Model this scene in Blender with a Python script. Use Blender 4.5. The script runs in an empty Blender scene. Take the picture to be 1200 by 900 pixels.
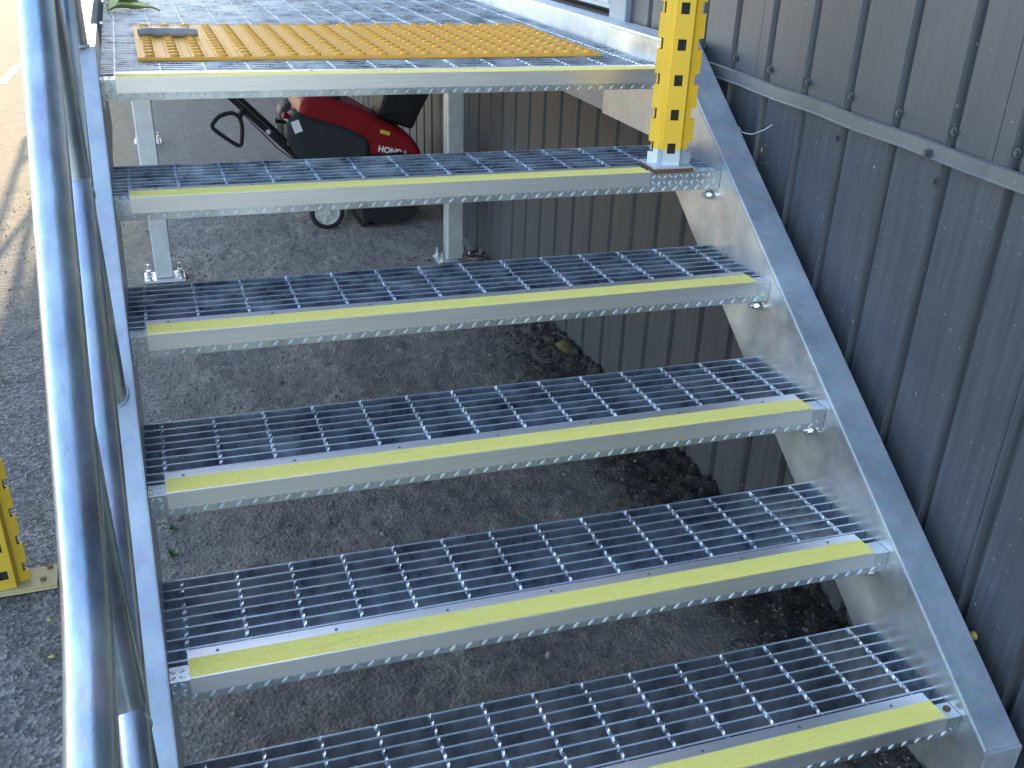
import bpy, math, random
import numpy as np
from mathutils import Vector, Matrix, noise
random.seed(7)
rng = np.random.default_rng(7)
S = bpy.context.scene
COL = S.collection
R = math.radians

# ---------------------------------------------------------------- camera
cam = bpy.data.cameras.new('camera')
cam_o = bpy.data.objects.new('camera', cam); COL.objects.link(cam_o)
cam_o.location = (0.0471, -1.9899, 1.5368)
cam_o.rotation_euler = (1.0584, -0.0342, -0.3296)
cam.sensor_width = 36.0
cam.lens = 36.27
cam.shift_x = -0.00526
cam.shift_y = 0.0851
cam.clip_start = 0.02
cam.clip_end = 2000
S.camera = cam_o

# ---------------------------------------------------------------- sky, sun, exposure
SUN_EL = R(23.0)
SUN_DX, SUN_DY = 0.132, 0.991          # horizontal direction towards the sun
W = bpy.data.worlds.new('World'); S.world = W; W.use_nodes = True
wn = W.node_tree.nodes; wn.clear()
sky = wn.new('ShaderNodeTexSky'); sky.sky_type = 'NISHITA'; sky.sun_disc = False
sky.sun_elevation = SUN_EL
sky.sun_rotation = math.atan2(SUN_DX, SUN_DY)
sky.air_density = 1.0; sky.dust_density = 0.5; sky.ozone_density = 0.7
bg = wn.new('ShaderNodeBackground'); bg.inputs['Strength'].default_value = 0.15
wo = wn.new('ShaderNodeOutputWorld')
W.node_tree.links.new(sky.outputs[0], bg.inputs[0]); W.node_tree.links.new(bg.outputs[0], wo.inputs[0])
sun = bpy.data.lights.new('sun', 'SUN'); sun.energy = 2.0; sun.angle = R(0.5); sun.color = (1.0, 0.86, 0.64)
sun_o = bpy.data.objects.new('sun', sun); COL.objects.link(sun_o)
sd = Vector((SUN_DX*math.cos(SUN_EL), SUN_DY*math.cos(SUN_EL), math.sin(SUN_EL)))
sun_o.rotation_euler = sd.to_track_quat('Z', 'Y').to_euler()
sun_o.location = (0, 20, 12)
S.view_settings.view_transform = 'Standard'
S.view_settings.look = 'None'
S.view_settings.exposure = 2.45
S.view_settings.gamma = 1.0
S.view_settings.use_curve_mapping = False
S.render.engine = 'CYCLES'

# ---------------------------------------------------------------- materials
def mat(name):
    m = bpy.data.materials.new(name); m.use_nodes = True
    nt = m.node_tree; b = nt.nodes['Principled BSDF']
    return m, nt, b
def N(nt, t, **kw):
    n = nt.nodes.new(t)
    for k, v in kw.items():
        if k in n.inputs: n.inputs[k].default_value = v
        else: setattr(n, k, v)
    return n
def L(nt, a, b): nt.links.new(a, b)
def coords(nt, scale=(1, 1, 1), obj=False, rot=(0, 0, 0)):
    if obj: src = N(nt, 'ShaderNodeTexCoord').outputs['Object']
    else: src = N(nt, 'ShaderNodeNewGeometry').outputs['Position']
    mp = N(nt, 'ShaderNodeMapping'); mp.inputs['Scale'].default_value = scale; mp.inputs['Rotation'].default_value = rot
    L(nt, src, mp.inputs[0]); return mp.outputs[0]
def ramp(nt, fac, stops):
    r = N(nt, 'ShaderNodeValToRGB'); e = r.color_ramp.elements
    while len(e) < len(stops): e.new(0.5)
    for i, (p, c) in enumerate(stops):
        e[i].position = p
        e[i].color = (c[0], c[1], c[2], 1) if not isinstance(c, (int, float)) else (c, c, c, 1)
    L(nt, fac, r.inputs[0]); return r.outputs[0]
def mix(nt, fac, a, b, mode='MIX'):
    m = N(nt, 'ShaderNodeMix', data_type='RGBA', blend_type=mode)
    for s, v in ((0, fac), (6, a), (7, b)):
        if isinstance(v, (int, float)): m.inputs[s].default_value = v
        elif isinstance(v, tuple): m.inputs[s].default_value = (*v, 1)
        else: L(nt, v, m.inputs[s])
    return m.outputs[2]
def bump(nt, b, h, strength=0.3, dist=0.002):
    bp = N(nt, 'ShaderNodeBump', Strength=strength, Distance=dist); L(nt, h, bp.inputs['Height']); L(nt, bp.outputs[0], b.inputs['Normal'])
def noise_tex(nt, vec, scale, detail=4, rough=0.55):
    n = N(nt, 'ShaderNodeTexNoise', Scale=scale, Detail=detail, Roughness=rough); L(nt, vec, n.inputs['Vector']); return n.outputs['Fac']

def galv(name, c0, c1, r0, r1, scl=(1, 1, 1), spangle=60, stain=0.25, metallic=1.0, bmp=0.08):
    m, nt, b = mat(name)
    v = coords(nt, scl)
    vo = N(nt, 'ShaderNodeTexVoronoi', Scale=spangle); L(nt, v, vo.inputs['Vector'])
    big = noise_tex(nt, v, 7, 6, 0.65)
    fine = noise_tex(nt, v, 140, 3)
    base = mix(nt, ramp(nt, big, [(0.3, 0.0), (0.7, 1.0)]), c0, c1)
    base = mix(nt, 0.16, base, vo.outputs['Color'], 'SOFT_LIGHT')
    st = ramp(nt, noise_tex(nt, v, 23, 5, 0.7), [(0.60, 0.0), (0.74, 1.0)])
    mst = N(nt, 'ShaderNodeMath', operation='MULTIPLY'); L(nt, st, mst.inputs[0]); mst.inputs[1].default_value = stain
    base = mix(nt, mst.outputs[0], base, (0.30, 0.31, 0.33))
    L(nt, base, b.inputs['Base Color'])
    b.inputs['Metallic'].default_value = metallic
    rr = N(nt, 'ShaderNodeMapRange'); rr.inputs['To Min'].default_value = r0; rr.inputs['To Max'].default_value = r1
    rr.inputs['From Min'].default_value = 0.25; rr.inputs['From Max'].default_value = 0.75
    L(nt, big, rr.inputs['Value']); L(nt, rr.outputs[0], b.inputs['Roughness'])
    ad = N(nt, 'ShaderNodeMath', operation='ADD'); L(nt, fine, ad.inputs[0]); L(nt, big, ad.inputs[1])
    bump(nt, b, ad.outputs[0], bmp, 0.003)
    return m
M = {}
M['galv'] = galv('galvanised_steel', (0.45, 0.49, 0.54), (0.64, 0.67, 0.71), 0.36, 0.56, metallic=0.74, stain=0.15)
M['galv_pipe'] = galv('galvanised_pipe', (0.30, 0.34, 0.39), (0.66, 0.70, 0.75), 0.22, 0.44, scl=(2.2, 0.8, 0.8), spangle=26, stain=0.50, bmp=0.08, metallic=1.0)
M['galv_bar'] = galv('galvanised_bar', (0.24, 0.29, 0.37), (0.78, 0.83, 0.90), 0.20, 0.40, scl=(2.2, 2.2, 0.7), spangle=90, stain=0.0, bmp=0.06, metallic=0.93)
M['galv_web'] = galv('galvanised_plate', (0.60, 0.62, 0.64), (0.90, 0.91, 0.92), 0.22, 0.44, spangle=38, stain=0.35, bmp=0.10, metallic=0.86)

m, nt, b = mat('brushed_aluminium'); M['alu'] = m
v = coords(nt, (1.5, 60, 60))
n1 = noise_tex(nt, v, 5, 4)
L(nt, ramp(nt, n1, [(0.3, (0.68, 0.655, 0.665)), (0.7, (0.78, 0.755, 0.76))]), b.inputs['Base Color'])
b.inputs['Metallic'].default_value = 0.9; b.inputs['Roughness'].default_value = 0.36
bump(nt, b, n1, 0.05, 0.001)

m, nt, b = mat('yellow_grit'); M['grit'] = m
v = coords(nt)
n1 = noise_tex(nt, coords(nt, (0.45, 1, 1)), 330, 3, 0.7); n2 = noise_tex(nt, coords(nt, (1, 4, 4)), 9, 6, 0.75)
c = mix(nt, ramp(nt, n2, [(0.35, 0.0), (0.75, 1.0)]), (0.93, 0.74, 0.12), (0.86, 0.68, 0.13))
c = mix(nt, ramp(nt, n1, [(0.45, 0.0), (0.66, 0.8)]), c, (0.92, 0.82, 0.34))
c = mix(nt, ramp(nt, noise_tex(nt, coords(nt, (0.5, 2.5, 2.5)), 13, 7, 0.8), [(0.54, 0.0), (0.80, 0.55)]), c, (0.45, 0.38, 0.16))
L(nt, c, b.inputs['Base Color']); b.inputs['Roughness'].default_value = 0.85
bump(nt, b, n1, 0.6, 0.0012)

m, nt, b = mat('tactile_mat_orange'); M['tactile'] = m
v = coords(nt)
n1 = noise_tex(nt, v, 11, 5, 0.65); n2 = noise_tex(nt, v, 260, 2)
L(nt, mix(nt, ramp(nt, n1, [(0.35, 0.0), (0.72, 1.0)]), (0.76, 0.335, 0.018), (0.66, 0.32, 0.04)), b.inputs['Base Color'])
b.inputs['Roughness'].default_value = 0.6; b.inputs['Specular IOR Level'].default_value = 0.3; bump(nt, b, n2, 0.25, 0.0012)

def paint(name, c0, c1, rough, wear=None, wamt=0.6, bstr=0.05):
    m, nt, b = mat(name); v = coords(nt, obj=False)
    n1 = noise_tex(nt, v, 9, 5, 0.65)
    c = mix(nt, ramp(nt, n1, [(0.3, 0.0), (0.72, 1.0)]), c0, c1)
    if wear:
        w_ = ramp(nt, noise_tex(nt, v, 38, 6, 0.75), [(0.64, 0.0), (0.70, wamt)])
        c = mix(nt, w_, c, wear)
    L(nt, c, b.inputs['Base Color']); b.inputs['Roughness'].default_value = rough
    bump(nt, b, noise_tex(nt, v, 180, 2), bstr, 0.001)
    return m
M['yellow'] = paint('yellow_rack_paint', (0.82, 0.47, 0.022), (0.74, 0.42, 0.03), 0.42, (0.55, 0.40, 0.12), 0.4)
M['yellow_old'] = paint('weathered_yellow_paint', (0.62, 0.40, 0.03), (0.50, 0.31, 0.03), 0.5, (0.25, 0.17, 0.08), 0.6)
M['yellow_plate'] = paint('dusty_yellow_plate', (0.46, 0.36, 0.16), (0.34, 0.27, 0.15), 0.85, (0.14, 0.12, 0.1), 0.9)
M['rust'] = paint('rusty_steel', (0.20, 0.075, 0.03), (0.11, 0.05, 0.03), 0.85)
M['red'] = paint('red_plastic', (0.24, 0.008, 0.012), (0.17, 0.006, 0.01), 0.50)
M['black'] = paint('black_plastic', (0.014, 0.014, 0.016), (0.022, 0.022, 0.025), 0.6)
M['black_cover'] = paint('charcoal_plastic', (0.022, 0.025, 0.032), (0.03, 0.032, 0.04), 0.55)
M['rubber'] = paint('black_rubber', (0.02, 0.02, 0.02), (0.03, 0.03, 0.03), 0.8)
M['rim'] = paint('pale_grey_plastic', (0.55, 0.56, 0.57), (0.45, 0.46, 0.47), 0.5)
for k_ in ('red', 'black', 'black_cover', 'rubber'): M[k_].node_tree.nodes['Principled BSDF'].inputs['Specular IOR Level'].default_value = 0.18
M['white'] = paint('white_label', (0.75, 0.76, 0.78), (0.68, 0.69, 0.7), 0.5)
M['sticker'] = paint('yellow_sticker', (0.70, 0.45, 0.03), (0.6, 0.4, 0.03), 0.5)
M['dark'] = paint('dark_interior', (0.012, 0.012, 0.013), (0.018, 0.018, 0.018), 0.8)
M['door'] = paint('chipped_door_paint', (0.36, 0.41, 0.47), (0.42, 0.46, 0.50), 0.45, (0.45, 0.40, 0.14), 0.8)
M['jamb'] = paint('grey_door_frame', (0.20, 0.23, 0.27), (0.25, 0.28, 0.32), 0.4)
M['steelbolt'] = galv('zinc_bolt', (0.62, 0.64, 0.66), (0.75, 0.76, 0.78), 0.3, 0.45, stain=0.2)
M['darkscrew'] = paint('dark_screw', (0.10, 0.10, 0.11), (0.15, 0.15, 0.155), 0.5)

def wallmat(name, c0, c1, rough, dirt):
    m, nt, b = mat(name)
    v = coords(nt, (14, 14, 0.6)); v2 = coords(nt)
    streak = noise_tex(nt, v, 6, 5, 0.6)
    c = mix(nt, ramp(nt, streak, [(0.28, 0.0), (0.74, 1.0)]), c0, c1)
    scuff = ramp(nt, noise_tex(nt, v2, 16, 7, 0.75), [(0.62, 0.0), (0.80, dirt)])
    c = mix(nt, scuff, c, (0.30, 0.29, 0.28))
    speck = ramp(nt, noise_tex(nt, v2, 120, 2, 0.5), [(0.735, 0.0), (0.75, 0.5)])
    c = mix(nt, speck, c, (0.45, 0.46, 0.47))
    L(nt, c, b.inputs['Base Color'])
    rg = N(nt, 'ShaderNodeMapRange'); rg.inputs['To Min'].default_value = rough-0.07; rg.inputs['To Max'].default_value = rough+0.12
    L(nt, noise_tex(nt, v2, 5, 5), rg.inputs['Value']); L(nt, rg.outputs[0], b.inputs['Roughness'])
    bump(nt, b, noise_tex(nt, v2, 5, 3), 0.12, 0.01)
    return m
M['wall_up'] = wallmat('grey_wall_paint', (0.047, 0.049, 0.060), (0.067, 0.069, 0.081), 0.42, 0.12)
M['wall_low'] = wallmat('scuffed_grey_wall_paint', (0.041, 0.043, 0.053), (0.076, 0.079, 0.090), 0.43, 0.35)
M['flash'] = wallmat('grey_flashing_paint', (0.048, 0.050, 0.058), (0.066, 0.068, 0.076), 0.42, 0.12)

# ---------------------------------------------------------------- mesh helpers
class MB:
    def __init__(s): s.v = []; s.f = []
    def add(s, vs, fs):
        o = len(s.v); s.v.extend(tuple(a) for a in vs); s.f.extend(tuple(i+o for i in f) for f in fs)
    def box(s, x0, x1, y0, y1, z0, z1, rot=None, c=None):
        vs = [(x0,y0,z0),(x1,y0,z0),(x1,y1,z0),(x0,y1,z0),(x0,y0,z1),(x1,y0,z1),(x1,y1,z1),(x0,y1,z1)]
        if rot is not None:
            c = Vector(c if c else ((x0+x1)/2,(y0+y1)/2,(z0+z1)/2))
            vs = [tuple(rot @ (Vector(a)-c) + c) for a in vs]
        s.add(vs, [(0,3,2,1),(4,5,6,7),(0,1,5,4),(1,2,6,5),(2,3,7,6),(3,0,4,7)])
    def prism(s, poly, a0, a1, axis='x'):
        n = len(poly)
        def P(p, a): return (a, p[0], p[1]) if axis == 'x' else ((p[0], a, p[1]) if axis == 'y' else (p[0], p[1], a))
        vs = [P(p, a0) for p in poly] + [P(p, a1) for p in poly]
        s.add(vs, [tuple(range(n))[::-1], tuple(range(n, 2*n))] + [(i, (i+1) % n, n+(i+1) % n, n+i) for i in range(n)])
    def tube(s, pts, r, n=16, caps=True, phase=0.0, twist=0.0, closed=False):
        pts = [Vector(p) for p in pts]; k = len(pts)
        rs = r if isinstance(r, (list, tuple)) else [r]*k
        T = []
        for i in range(k):
            if closed: t = pts[(i+1) % k]-pts[i-1]
            else: t = pts[min(i+1, k-1)]-pts[max(i-1, 0)]
            T.append(t.normalized())
        u = T[0].orthogonal().normalized(); vs = []
        for i in range(k):
            if i: u = (u - T[i]*u.dot(T[i])).normalized()
            w = T[i].cross(u)
            for j in range(n):
                a = 2*math.pi*j/n + phase + twist*i
                vs.append(pts[i] + (u*math.cos(a)+w*math.sin(a))*rs[i])
        fs = []
        for i in range(k if closed else k-1):
            i2 = (i+1) % k
            for j in range(n): fs.append((i*n+j, i*n+(j+1) % n, i2*n+(j+1) % n, i2*n+j))
        if caps and not closed: fs += [tuple(range(n))[::-1], tuple((k-1)*n+j for j in range(n))]
        s.add(vs, fs)
    def cyl(s, c0, c1, r, n=16): s.tube([c0, c1], r, n)
    def mesh(s, name, m=None, smooth=False, angle=40):
        me = bpy.data.meshes.new(name); me.from_pydata(s.v, [], s.f); me.validate()
        if m: me.materials.append(m)
        if smooth:
            for p_ in me.polygons: p_.use_smooth = True
            if angle:
                me.set_sharp_from_angle(angle=R(angle))
        return me
ORG = {}
def world_org(o): return ORG[o.name]
def link(name, me, parent=None, loc=(0, 0, 0), rot=None):
    """loc is in world axes, relative to the parent's origin given in ORG"""
    o = bpy.data.objects.new(name, me); COL.objects.link(o)
    if parent is not None:
        o.parent = parent
        po = ORG[parent.name]
        o.location = Vector(loc)-po
    else: o.location = loc
    ORG[o.name] = Vector(loc)
    if rot: o.rotation_euler = rot
    return o
def part(name, mb, m, parent, smooth=False, loc=(0, 0, 0), angle=40, bev=0, kind=None):
    """mesh given in world coordinates, origin kept at loc"""
    if loc != (0, 0, 0): mb.v = [(a-loc[0], b_-loc[1], c_-loc[2]) for a, b_, c_ in mb.v]
    o = link(name, mb.mesh(name, m, smooth, angle), parent, loc)
    if bev:
        bm_ = o.modifiers.new('bevel', 'BEVEL'); bm_.width = bev; bm_.segments = 2; bm_.limit_method = 'ANGLE'; bm_.angle_limit = R(35)
    if kind: o['kind'] = kind
    return o
def thing(name, label, cat, loc, group=None):
    o = bpy.data.objects.new(name, None); COL.objects.link(o); o.location = loc; ORG[o.name] = Vector(loc)
    o['label'] = label; o['category'] = cat
    if group: o['group'] = group
    return o
def tag(o, label, cat, group=None):
    o['label'] = label; o['category'] = cat
    if group: o['group'] = group
    return o

# ---------------------------------------------------------------- dimensions
G = 0.575                 # height of the third tread above the ground
RUN, RISE = 0.2877, 0.1900
PITCH = 0.1016            # cross rods
BAR = 0.03016             # bearing bars
XL, XR = -0.034, 1.3755   # inner faces of the stringers
FW = 0.081                # flange width
SL = 0.665
ZP = G+3*RISE             # landing height
def top_z(y): return G+0.2246+SL*y
def bot_z(y): return G-0.064+SL*y
PLAT_END = 10.5

# ================================================================ GROUND
def axis(lo, flo, fhi, hi, step):
    mid = list(np.arange(flo, fhi+1e-6, step)); a = []; b_ = []
    d = step*1.5; x = flo
    while x > lo: x -= d; d *= 1.35; a.append(x)
    d = step*1.5; x = fhi
    while x < hi: x += d; d *= 1.35; b_.append(x)
    return np.array(a[::-1]+mid+b_)
gx = axis(-400, -0.9, 1.62, 400, 0.0125); gy = axis(-400, -1.0, 4.6, 400, 0.0165)
def gheight(x, y):
    if not (-1.6 < x < 1.75 and -2 < y < 7): return 0.0
    P3 = Vector((x, y, 0.3))
    dirt = min(1, max(0, (x+0.12)/0.25))
    if y > 3.2: dirt *= max(0, 1-(y-3.2)/2.0)
    h = 0.0022*noise.noise(P3*60)+0.004*noise.noise(P3*9)
    d = 0.013*noise.noise(P3*4+Vector((3, 1, 0)))+0.008*abs(noise.noise(P3*14))*(0.5+noise.noise(P3*3))+0.0042*noise.noise(P3*33)+0.0034*noise.noise(P3*72)
    # raked ruts and crumbs
    rut = 0.007*max(0, noise.noise(Vector((x*4+y*9, y*3-x*2, 1.0))*2.2))
    w = max(0, (x-1.12)/0.36); w = w*w
    mulch = w*(0.032+0.030*noise.noise(P3*26)+0.016*noise.noise(P3*55)) if y < 2.6 else w*0.01
    return h+dirt*(d+rut)+mulch-0.003
GH = np.array([[gheight(float(x), float(y)) for x in gx] for y in gy])
nx, ny = len(gx), len(gy)
X2, Y2 = np.meshgrid(gx, gy)
gv = np.stack([X2, Y2, GH], 2).reshape(-1, 3)
ii = np.arange(nx*ny).reshape(ny, nx)
gf = np.stack([ii[:-1, :-1], ii[:-1, 1:], ii[1:, 1:], ii[1:, :-1]], 2).reshape(-1, 4)
me = bpy.data.meshes.new('ground'); me.from_pydata(gv.tolist(), [], gf.tolist())
for p_ in me.polygons: p_.use_smooth = True
m, nt, b = mat('yard_ground')
pos = N(nt, 'ShaderNodeNewGeometry').outputs['Position']
sx = N(nt, 'ShaderNodeSeparateXYZ'); L(nt, pos, sx.inputs[0])
v = coords(nt)
n_big = noise_tex(nt, v, 2.2, 5, 0.6); n_mid = noise_tex(nt, v, 14, 6, 0.7); n_fine = noise_tex(nt, v, 95, 4, 0.65)
vor = N(nt, 'ShaderNodeTexVoronoi', Scale=105); L(nt, v, vor.inputs['Vector'])
asph = ramp(nt, vor.outputs['Color'], [(0.15, (0.076, 0.069, 0.063)), (0.55, (0.165, 0.152, 0.140)), (0.93, (0.30, 0.275, 0.25))])
asph = mix(nt, ramp(nt, n_mid, [(0.42, 0.0), (0.68, 0.6)]), asph, (0.088, 0.082, 0.077))
dirt = ramp(nt, n_mid, [(0.25, (0.122, 0.099, 0.082)), (0.45, (0.186, 0.155, 0.131)), (0.72, (0.28, 0.237, 0.20))])
dirt = mix(nt, ramp(nt, n_fine, [(0.35, 0.0), (0.75, 0.6)]), dirt, (0.085, 0.074, 0.067), 'MIX')
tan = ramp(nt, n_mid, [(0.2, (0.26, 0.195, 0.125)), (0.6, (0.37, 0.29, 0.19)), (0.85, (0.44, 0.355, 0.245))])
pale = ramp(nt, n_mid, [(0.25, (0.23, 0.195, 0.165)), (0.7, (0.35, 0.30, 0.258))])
def step(nt, val, a, c, extra=None, amp=0.0):
    s_ = val
    if extra is not None:
        ma = N(nt, 'ShaderNodeMath', operation='MULTIPLY_ADD'); L(nt, extra, ma.inputs[0]); ma.inputs[1].default_value = amp; L(nt, val, ma.inputs[2]); s_ = ma.outputs[0]
    r_ = N(nt, 'ShaderNodeMapRange', interpolation_type='SMOOTHSTEP'); r_.inputs['From Min'].default_value = a; r_.inputs['From Max'].default_value = c
    L(nt, s_, r_.inputs['Value']); return r_.outputs[0]
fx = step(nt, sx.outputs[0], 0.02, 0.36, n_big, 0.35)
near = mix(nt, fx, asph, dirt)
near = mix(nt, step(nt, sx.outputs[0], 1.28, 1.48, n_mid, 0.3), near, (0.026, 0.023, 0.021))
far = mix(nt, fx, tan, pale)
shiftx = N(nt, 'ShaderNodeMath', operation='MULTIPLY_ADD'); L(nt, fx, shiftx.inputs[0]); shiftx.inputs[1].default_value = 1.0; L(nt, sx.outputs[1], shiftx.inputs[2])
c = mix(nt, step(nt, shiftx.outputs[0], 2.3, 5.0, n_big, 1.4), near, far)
L(nt, c, b.inputs['Base Color']); b.inputs['Roughness'].default_value = 0.95
b.inputs['Specular IOR Level'].default_value = 0.25
hh = N(nt, 'ShaderNodeMath', operation='ADD'); L(nt, n_fine, hh.inputs[0]); L(nt, vor.outputs['Distance'], hh.inputs[1])
bump(nt, b, hh.outputs[0], 0.7, 0.006)
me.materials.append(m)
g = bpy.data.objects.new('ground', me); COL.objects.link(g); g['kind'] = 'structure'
g['label'] = 'dark asphalt and raked dirt yard around the stairs'
def gz(x, y):
    i = min(max(int(np.searchsorted(gx, x)), 1), nx-1); j = min(max(int(np.searchsorted(gy, y)), 1), ny-1)
    tx = (x-gx[i-1])/(gx[i]-gx[i-1]); ty = (y-gy[j-1])/(gy[j]-gy[j-1])
    return float((GH[j-1, i-1]*(1-tx)+GH[j-1, i]*tx)*(1-ty)+(GH[j, i-1]*(1-tx)+GH[j, i]*tx)*ty)

# loose stones and crumbs (stuff)
def chunks(name, n, gen, m, label, cat):
    mb = MB()
    base = [(1,1,1),(-1,-1,1),(-1,1,-1),(1,-1,-1),(0.9,-0.8,0.7),(-0.8,0.9,0.8)]
    for _ in range(n):
        x, y, s_, flat = gen()
        rot = Matrix.Rotation(random.uniform(0, 6.28), 3, 'Z') @ Matrix.Rotation(random.uniform(-.6, .6), 3, 'X')
        z = gz(x, y)+s_*flat*0.25
        e = (random.uniform(.7, 1.3), random.uniform(.6, 1.1), flat)
        ov = [Vector((a*random.uniform(.75, 1.2)*e[0], c_*random.uniform(.75, 1.2)*e[1], d*random.uniform(.75, 1.2)*e[2])) for a, c_, d in
              ((1,0,0),(0.3,0.95,0),(-0.8,0.6,0),(-0.8,-0.6,0),(0.3,-0.95,0),(0.1,0,1),(0,0,-1))]
        vs = [tuple(rot @ (q*s_) + Vector((x, y, z))) for q in ov]
        mb.add(vs, [(0,1,5),(1,2,5),(2,3,5),(3,4,5),(4,0,5),(1,0,6),(2,1,6),(3,2,6),(4,3,6),(0,4,6)])
    o = link(name, mb.mesh(name, m)); o['kind'] = 'stuff'; o['label'] = label; o['category'] = cat
    return o
m, nt, b = mat('stone_chips'); M['stone'] = m
oi = noise_tex(nt, coords(nt), 60, 2)
L(nt, ramp(nt, oi, [(0.3, (0.09, 0.085, 0.08)), (0.5, (0.17, 0.16, 0.15)), (0.72, (0.36, 0.335, 0.31))]), b.inputs['Base Color']); b.inputs['Roughness'].default_value = 0.9
m, nt, b = mat('dark_mulch'); M['mulch'] = m
oi = noise_tex(nt, coords(nt), 45, 2)
L(nt, ramp(nt, oi, [(0.3, (0.016, 0.014, 0.012)), (0.55, (0.032, 0.027, 0.023)), (0.75, (0.085, 0.065, 0.05))]), b.inputs['Base Color']); b.inputs['Roughness'].default_value = 0.85
m, nt, b = mat('dirt_clod'); M['clod'] = m
oi = noise_tex(nt, coords(nt), 40, 3)
L(nt, ramp(nt, oi, [(0.3, (0.085, 0.073, 0.065)), (0.7, (0.19, 0.168, 0.15))]), b.inputs['Base Color']); b.inputs['Roughness'].default_value = 0.95
chunks('asphalt_chips', 5200, lambda: (random.uniform(-0.85, 0.1), random.uniform(-0.5, 4.4), random.uniform(.0015, .0042)*(1 if random.random() > .04 else 2), .7), M['stone'], 'loose stone chips scattered over the asphalt', 'gravel')
chunks('dirt_clods', 9000, lambda: (random.uniform(-0.02, 1.4), random.uniform(-0.9, 4.2), random.uniform(.0018, .005)*(1 if random.random() > .06 else 2.2), .75), M['clod'], 'small clods of dirt under the stairs', 'dirt')
def mg():
    x = 1.49-abs(random.gauss(0, .11)); return (x, random.uniform(-0.9, 2.7), random.uniform(.003, .011), .35)
chunks('mulch_debris', 4200, mg, M['mulch'], 'dark mulch and leaf litter heaped along the wall base', 'mulch')

# painted mark on the sunlit ground
mb = MB(); mb.add([(-1.06, 7.9, .004), (-.99, 7.9, .004), (-.93, 8.9, .004), (-1.0, 8.9, .004)], [(0, 1, 2, 3)])
o = part('painted_line', mb, M['white'], None); o['kind'] = 'structure'

# ================================================================ BUILDING
WX = 1.495
bld = thing('metal_building', 'grey corrugated metal building wall running along the right of the staircase', 'building', (2.6, 6.0, 0))
PER = 0.169
def corr_profile(y0, y1, x, depth=0.016):
    """ribbed sheet: wide pan, narrow rib standing out towards the yard; ribs at .145+k*PER"""
    pts = []
    k0 = math.floor((y0-0.145)/PER)-1; y = None
    for k in range(k0, k0+int((y1-y0)/PER)+4):
        c_ = 0.145+k*PER
        for dy, dx in ((-0.118, 0), (-0.008, 0), (0.0, depth), (0.013, depth), (0.021, 0)):
            pts.append((c_+dy, x+dx))
        # shallow stiffening beads in the pan
    pts = [q for q in pts if y0 < q[0] < y1]
    def at(yy):
        ph = (yy-0.145+0.118) % PER-0.118
        for (a, xa), (c_, xb) in (((-0.118, 0), (-0.008, 0)), ((-0.008, 0), (0.0, depth)), ((0.0, depth), (0.013, depth)), ((0.013, depth), (0.021, 0)), ((0.021, 0), (0.051, 0))):
            if a <= ph <= c_: return x+xa+(xb-xa)*(ph-a)/(c_-a)
        return x
    return [(y0, at(y0))]+pts+[(y1, at(y1))]
def corr_panel(name, y0, y1, z0, z1, x, m):
    pr = corr_profile(y0, y1, x); mb = MB(); n = len(pr); t = 0.0015
    zs = [z0, z1] if not callable(z0) else None
    vs = []
    for (yy, xx) in pr:
        a = z0(yy) if callable(z0) else z0; c_ = z1(yy) if callable(z1) else z1
        vs += [(xx, yy, a), (xx, yy, c_), (xx+t, yy, a), (xx+t, yy, c_)]
    fs = []
    for i in range(n-1):
        p0, p1 = 4*i, 4*i+4
        fs += [(p0, p0+1, p1+1, p1), (p0+2, p1+2, p1+3, p0+3), (p0, p1, p1+2, p0+2)]
    fs += [(0, 2, 3, 1), (4*n-4, 4*n-3, 4*n-1, 4*n-2)]
    mb.add(vs, fs)
    return part(name, mb, m, bld)
def fz(y): return G+0.556+0.020*(y-0.1)      # flashing line
PW = PER*5
# lower panels: y from -3 up to the far end, seams every five ribs
ys = [0.145+0.03+PW*k for k in range(-5, 22)]
for a, c_ in zip(ys[:-1], ys[1:]):
    top = (lambda yy: fz(yy)-0.012) if a < 0.7 else ZP+0.02
    corr_panel('lower_wall_panel', a, c_-0.0015, 0.0, top if a < 0.7 else ZP+0.02, WX, M['wall_low'])
ys2 = [-0.47+PW*k for k in range(-4, 22)]
DOOR0, DOOR1 = 1.13, 2.35
for a, c_ in zip(ys2[:-1], ys2[1:]):
    segs = [(a, c_-0.0018)]
    if c_ > DOOR0 and a < DOOR1:
        segs = [s_ for s_ in ((a, min(c_, DOOR0)), (max(a, DOOR1), c_)) if s_[1]-s_[0] > 0.02]
    for s0, s1 in segs:
        corr_panel('upper_wall_panel', s0, s1, (lambda yy: fz(yy)+0.016) if s0 < 0.9 else ZP+0.03, 8.2, WX-0.004, M['wall_up'])
corr_panel('upper_wall_panel', DOOR0, DOOR1, ZP+2.2, 8.2, WX-0.004, M['wall_up'])
# wall core, roof
mb = MB(); mb.box(WX+0.03, 9.0, -6.5, 18.2, 0.0, 8.15); part('wall_core', mb, M['dark'], bld)
mb = MB(); mb.box(WX-0.10, 9.2, -6.6, 18.3, 8.21, 8.35); part('roof', mb, M['flash'], bld)
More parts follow.
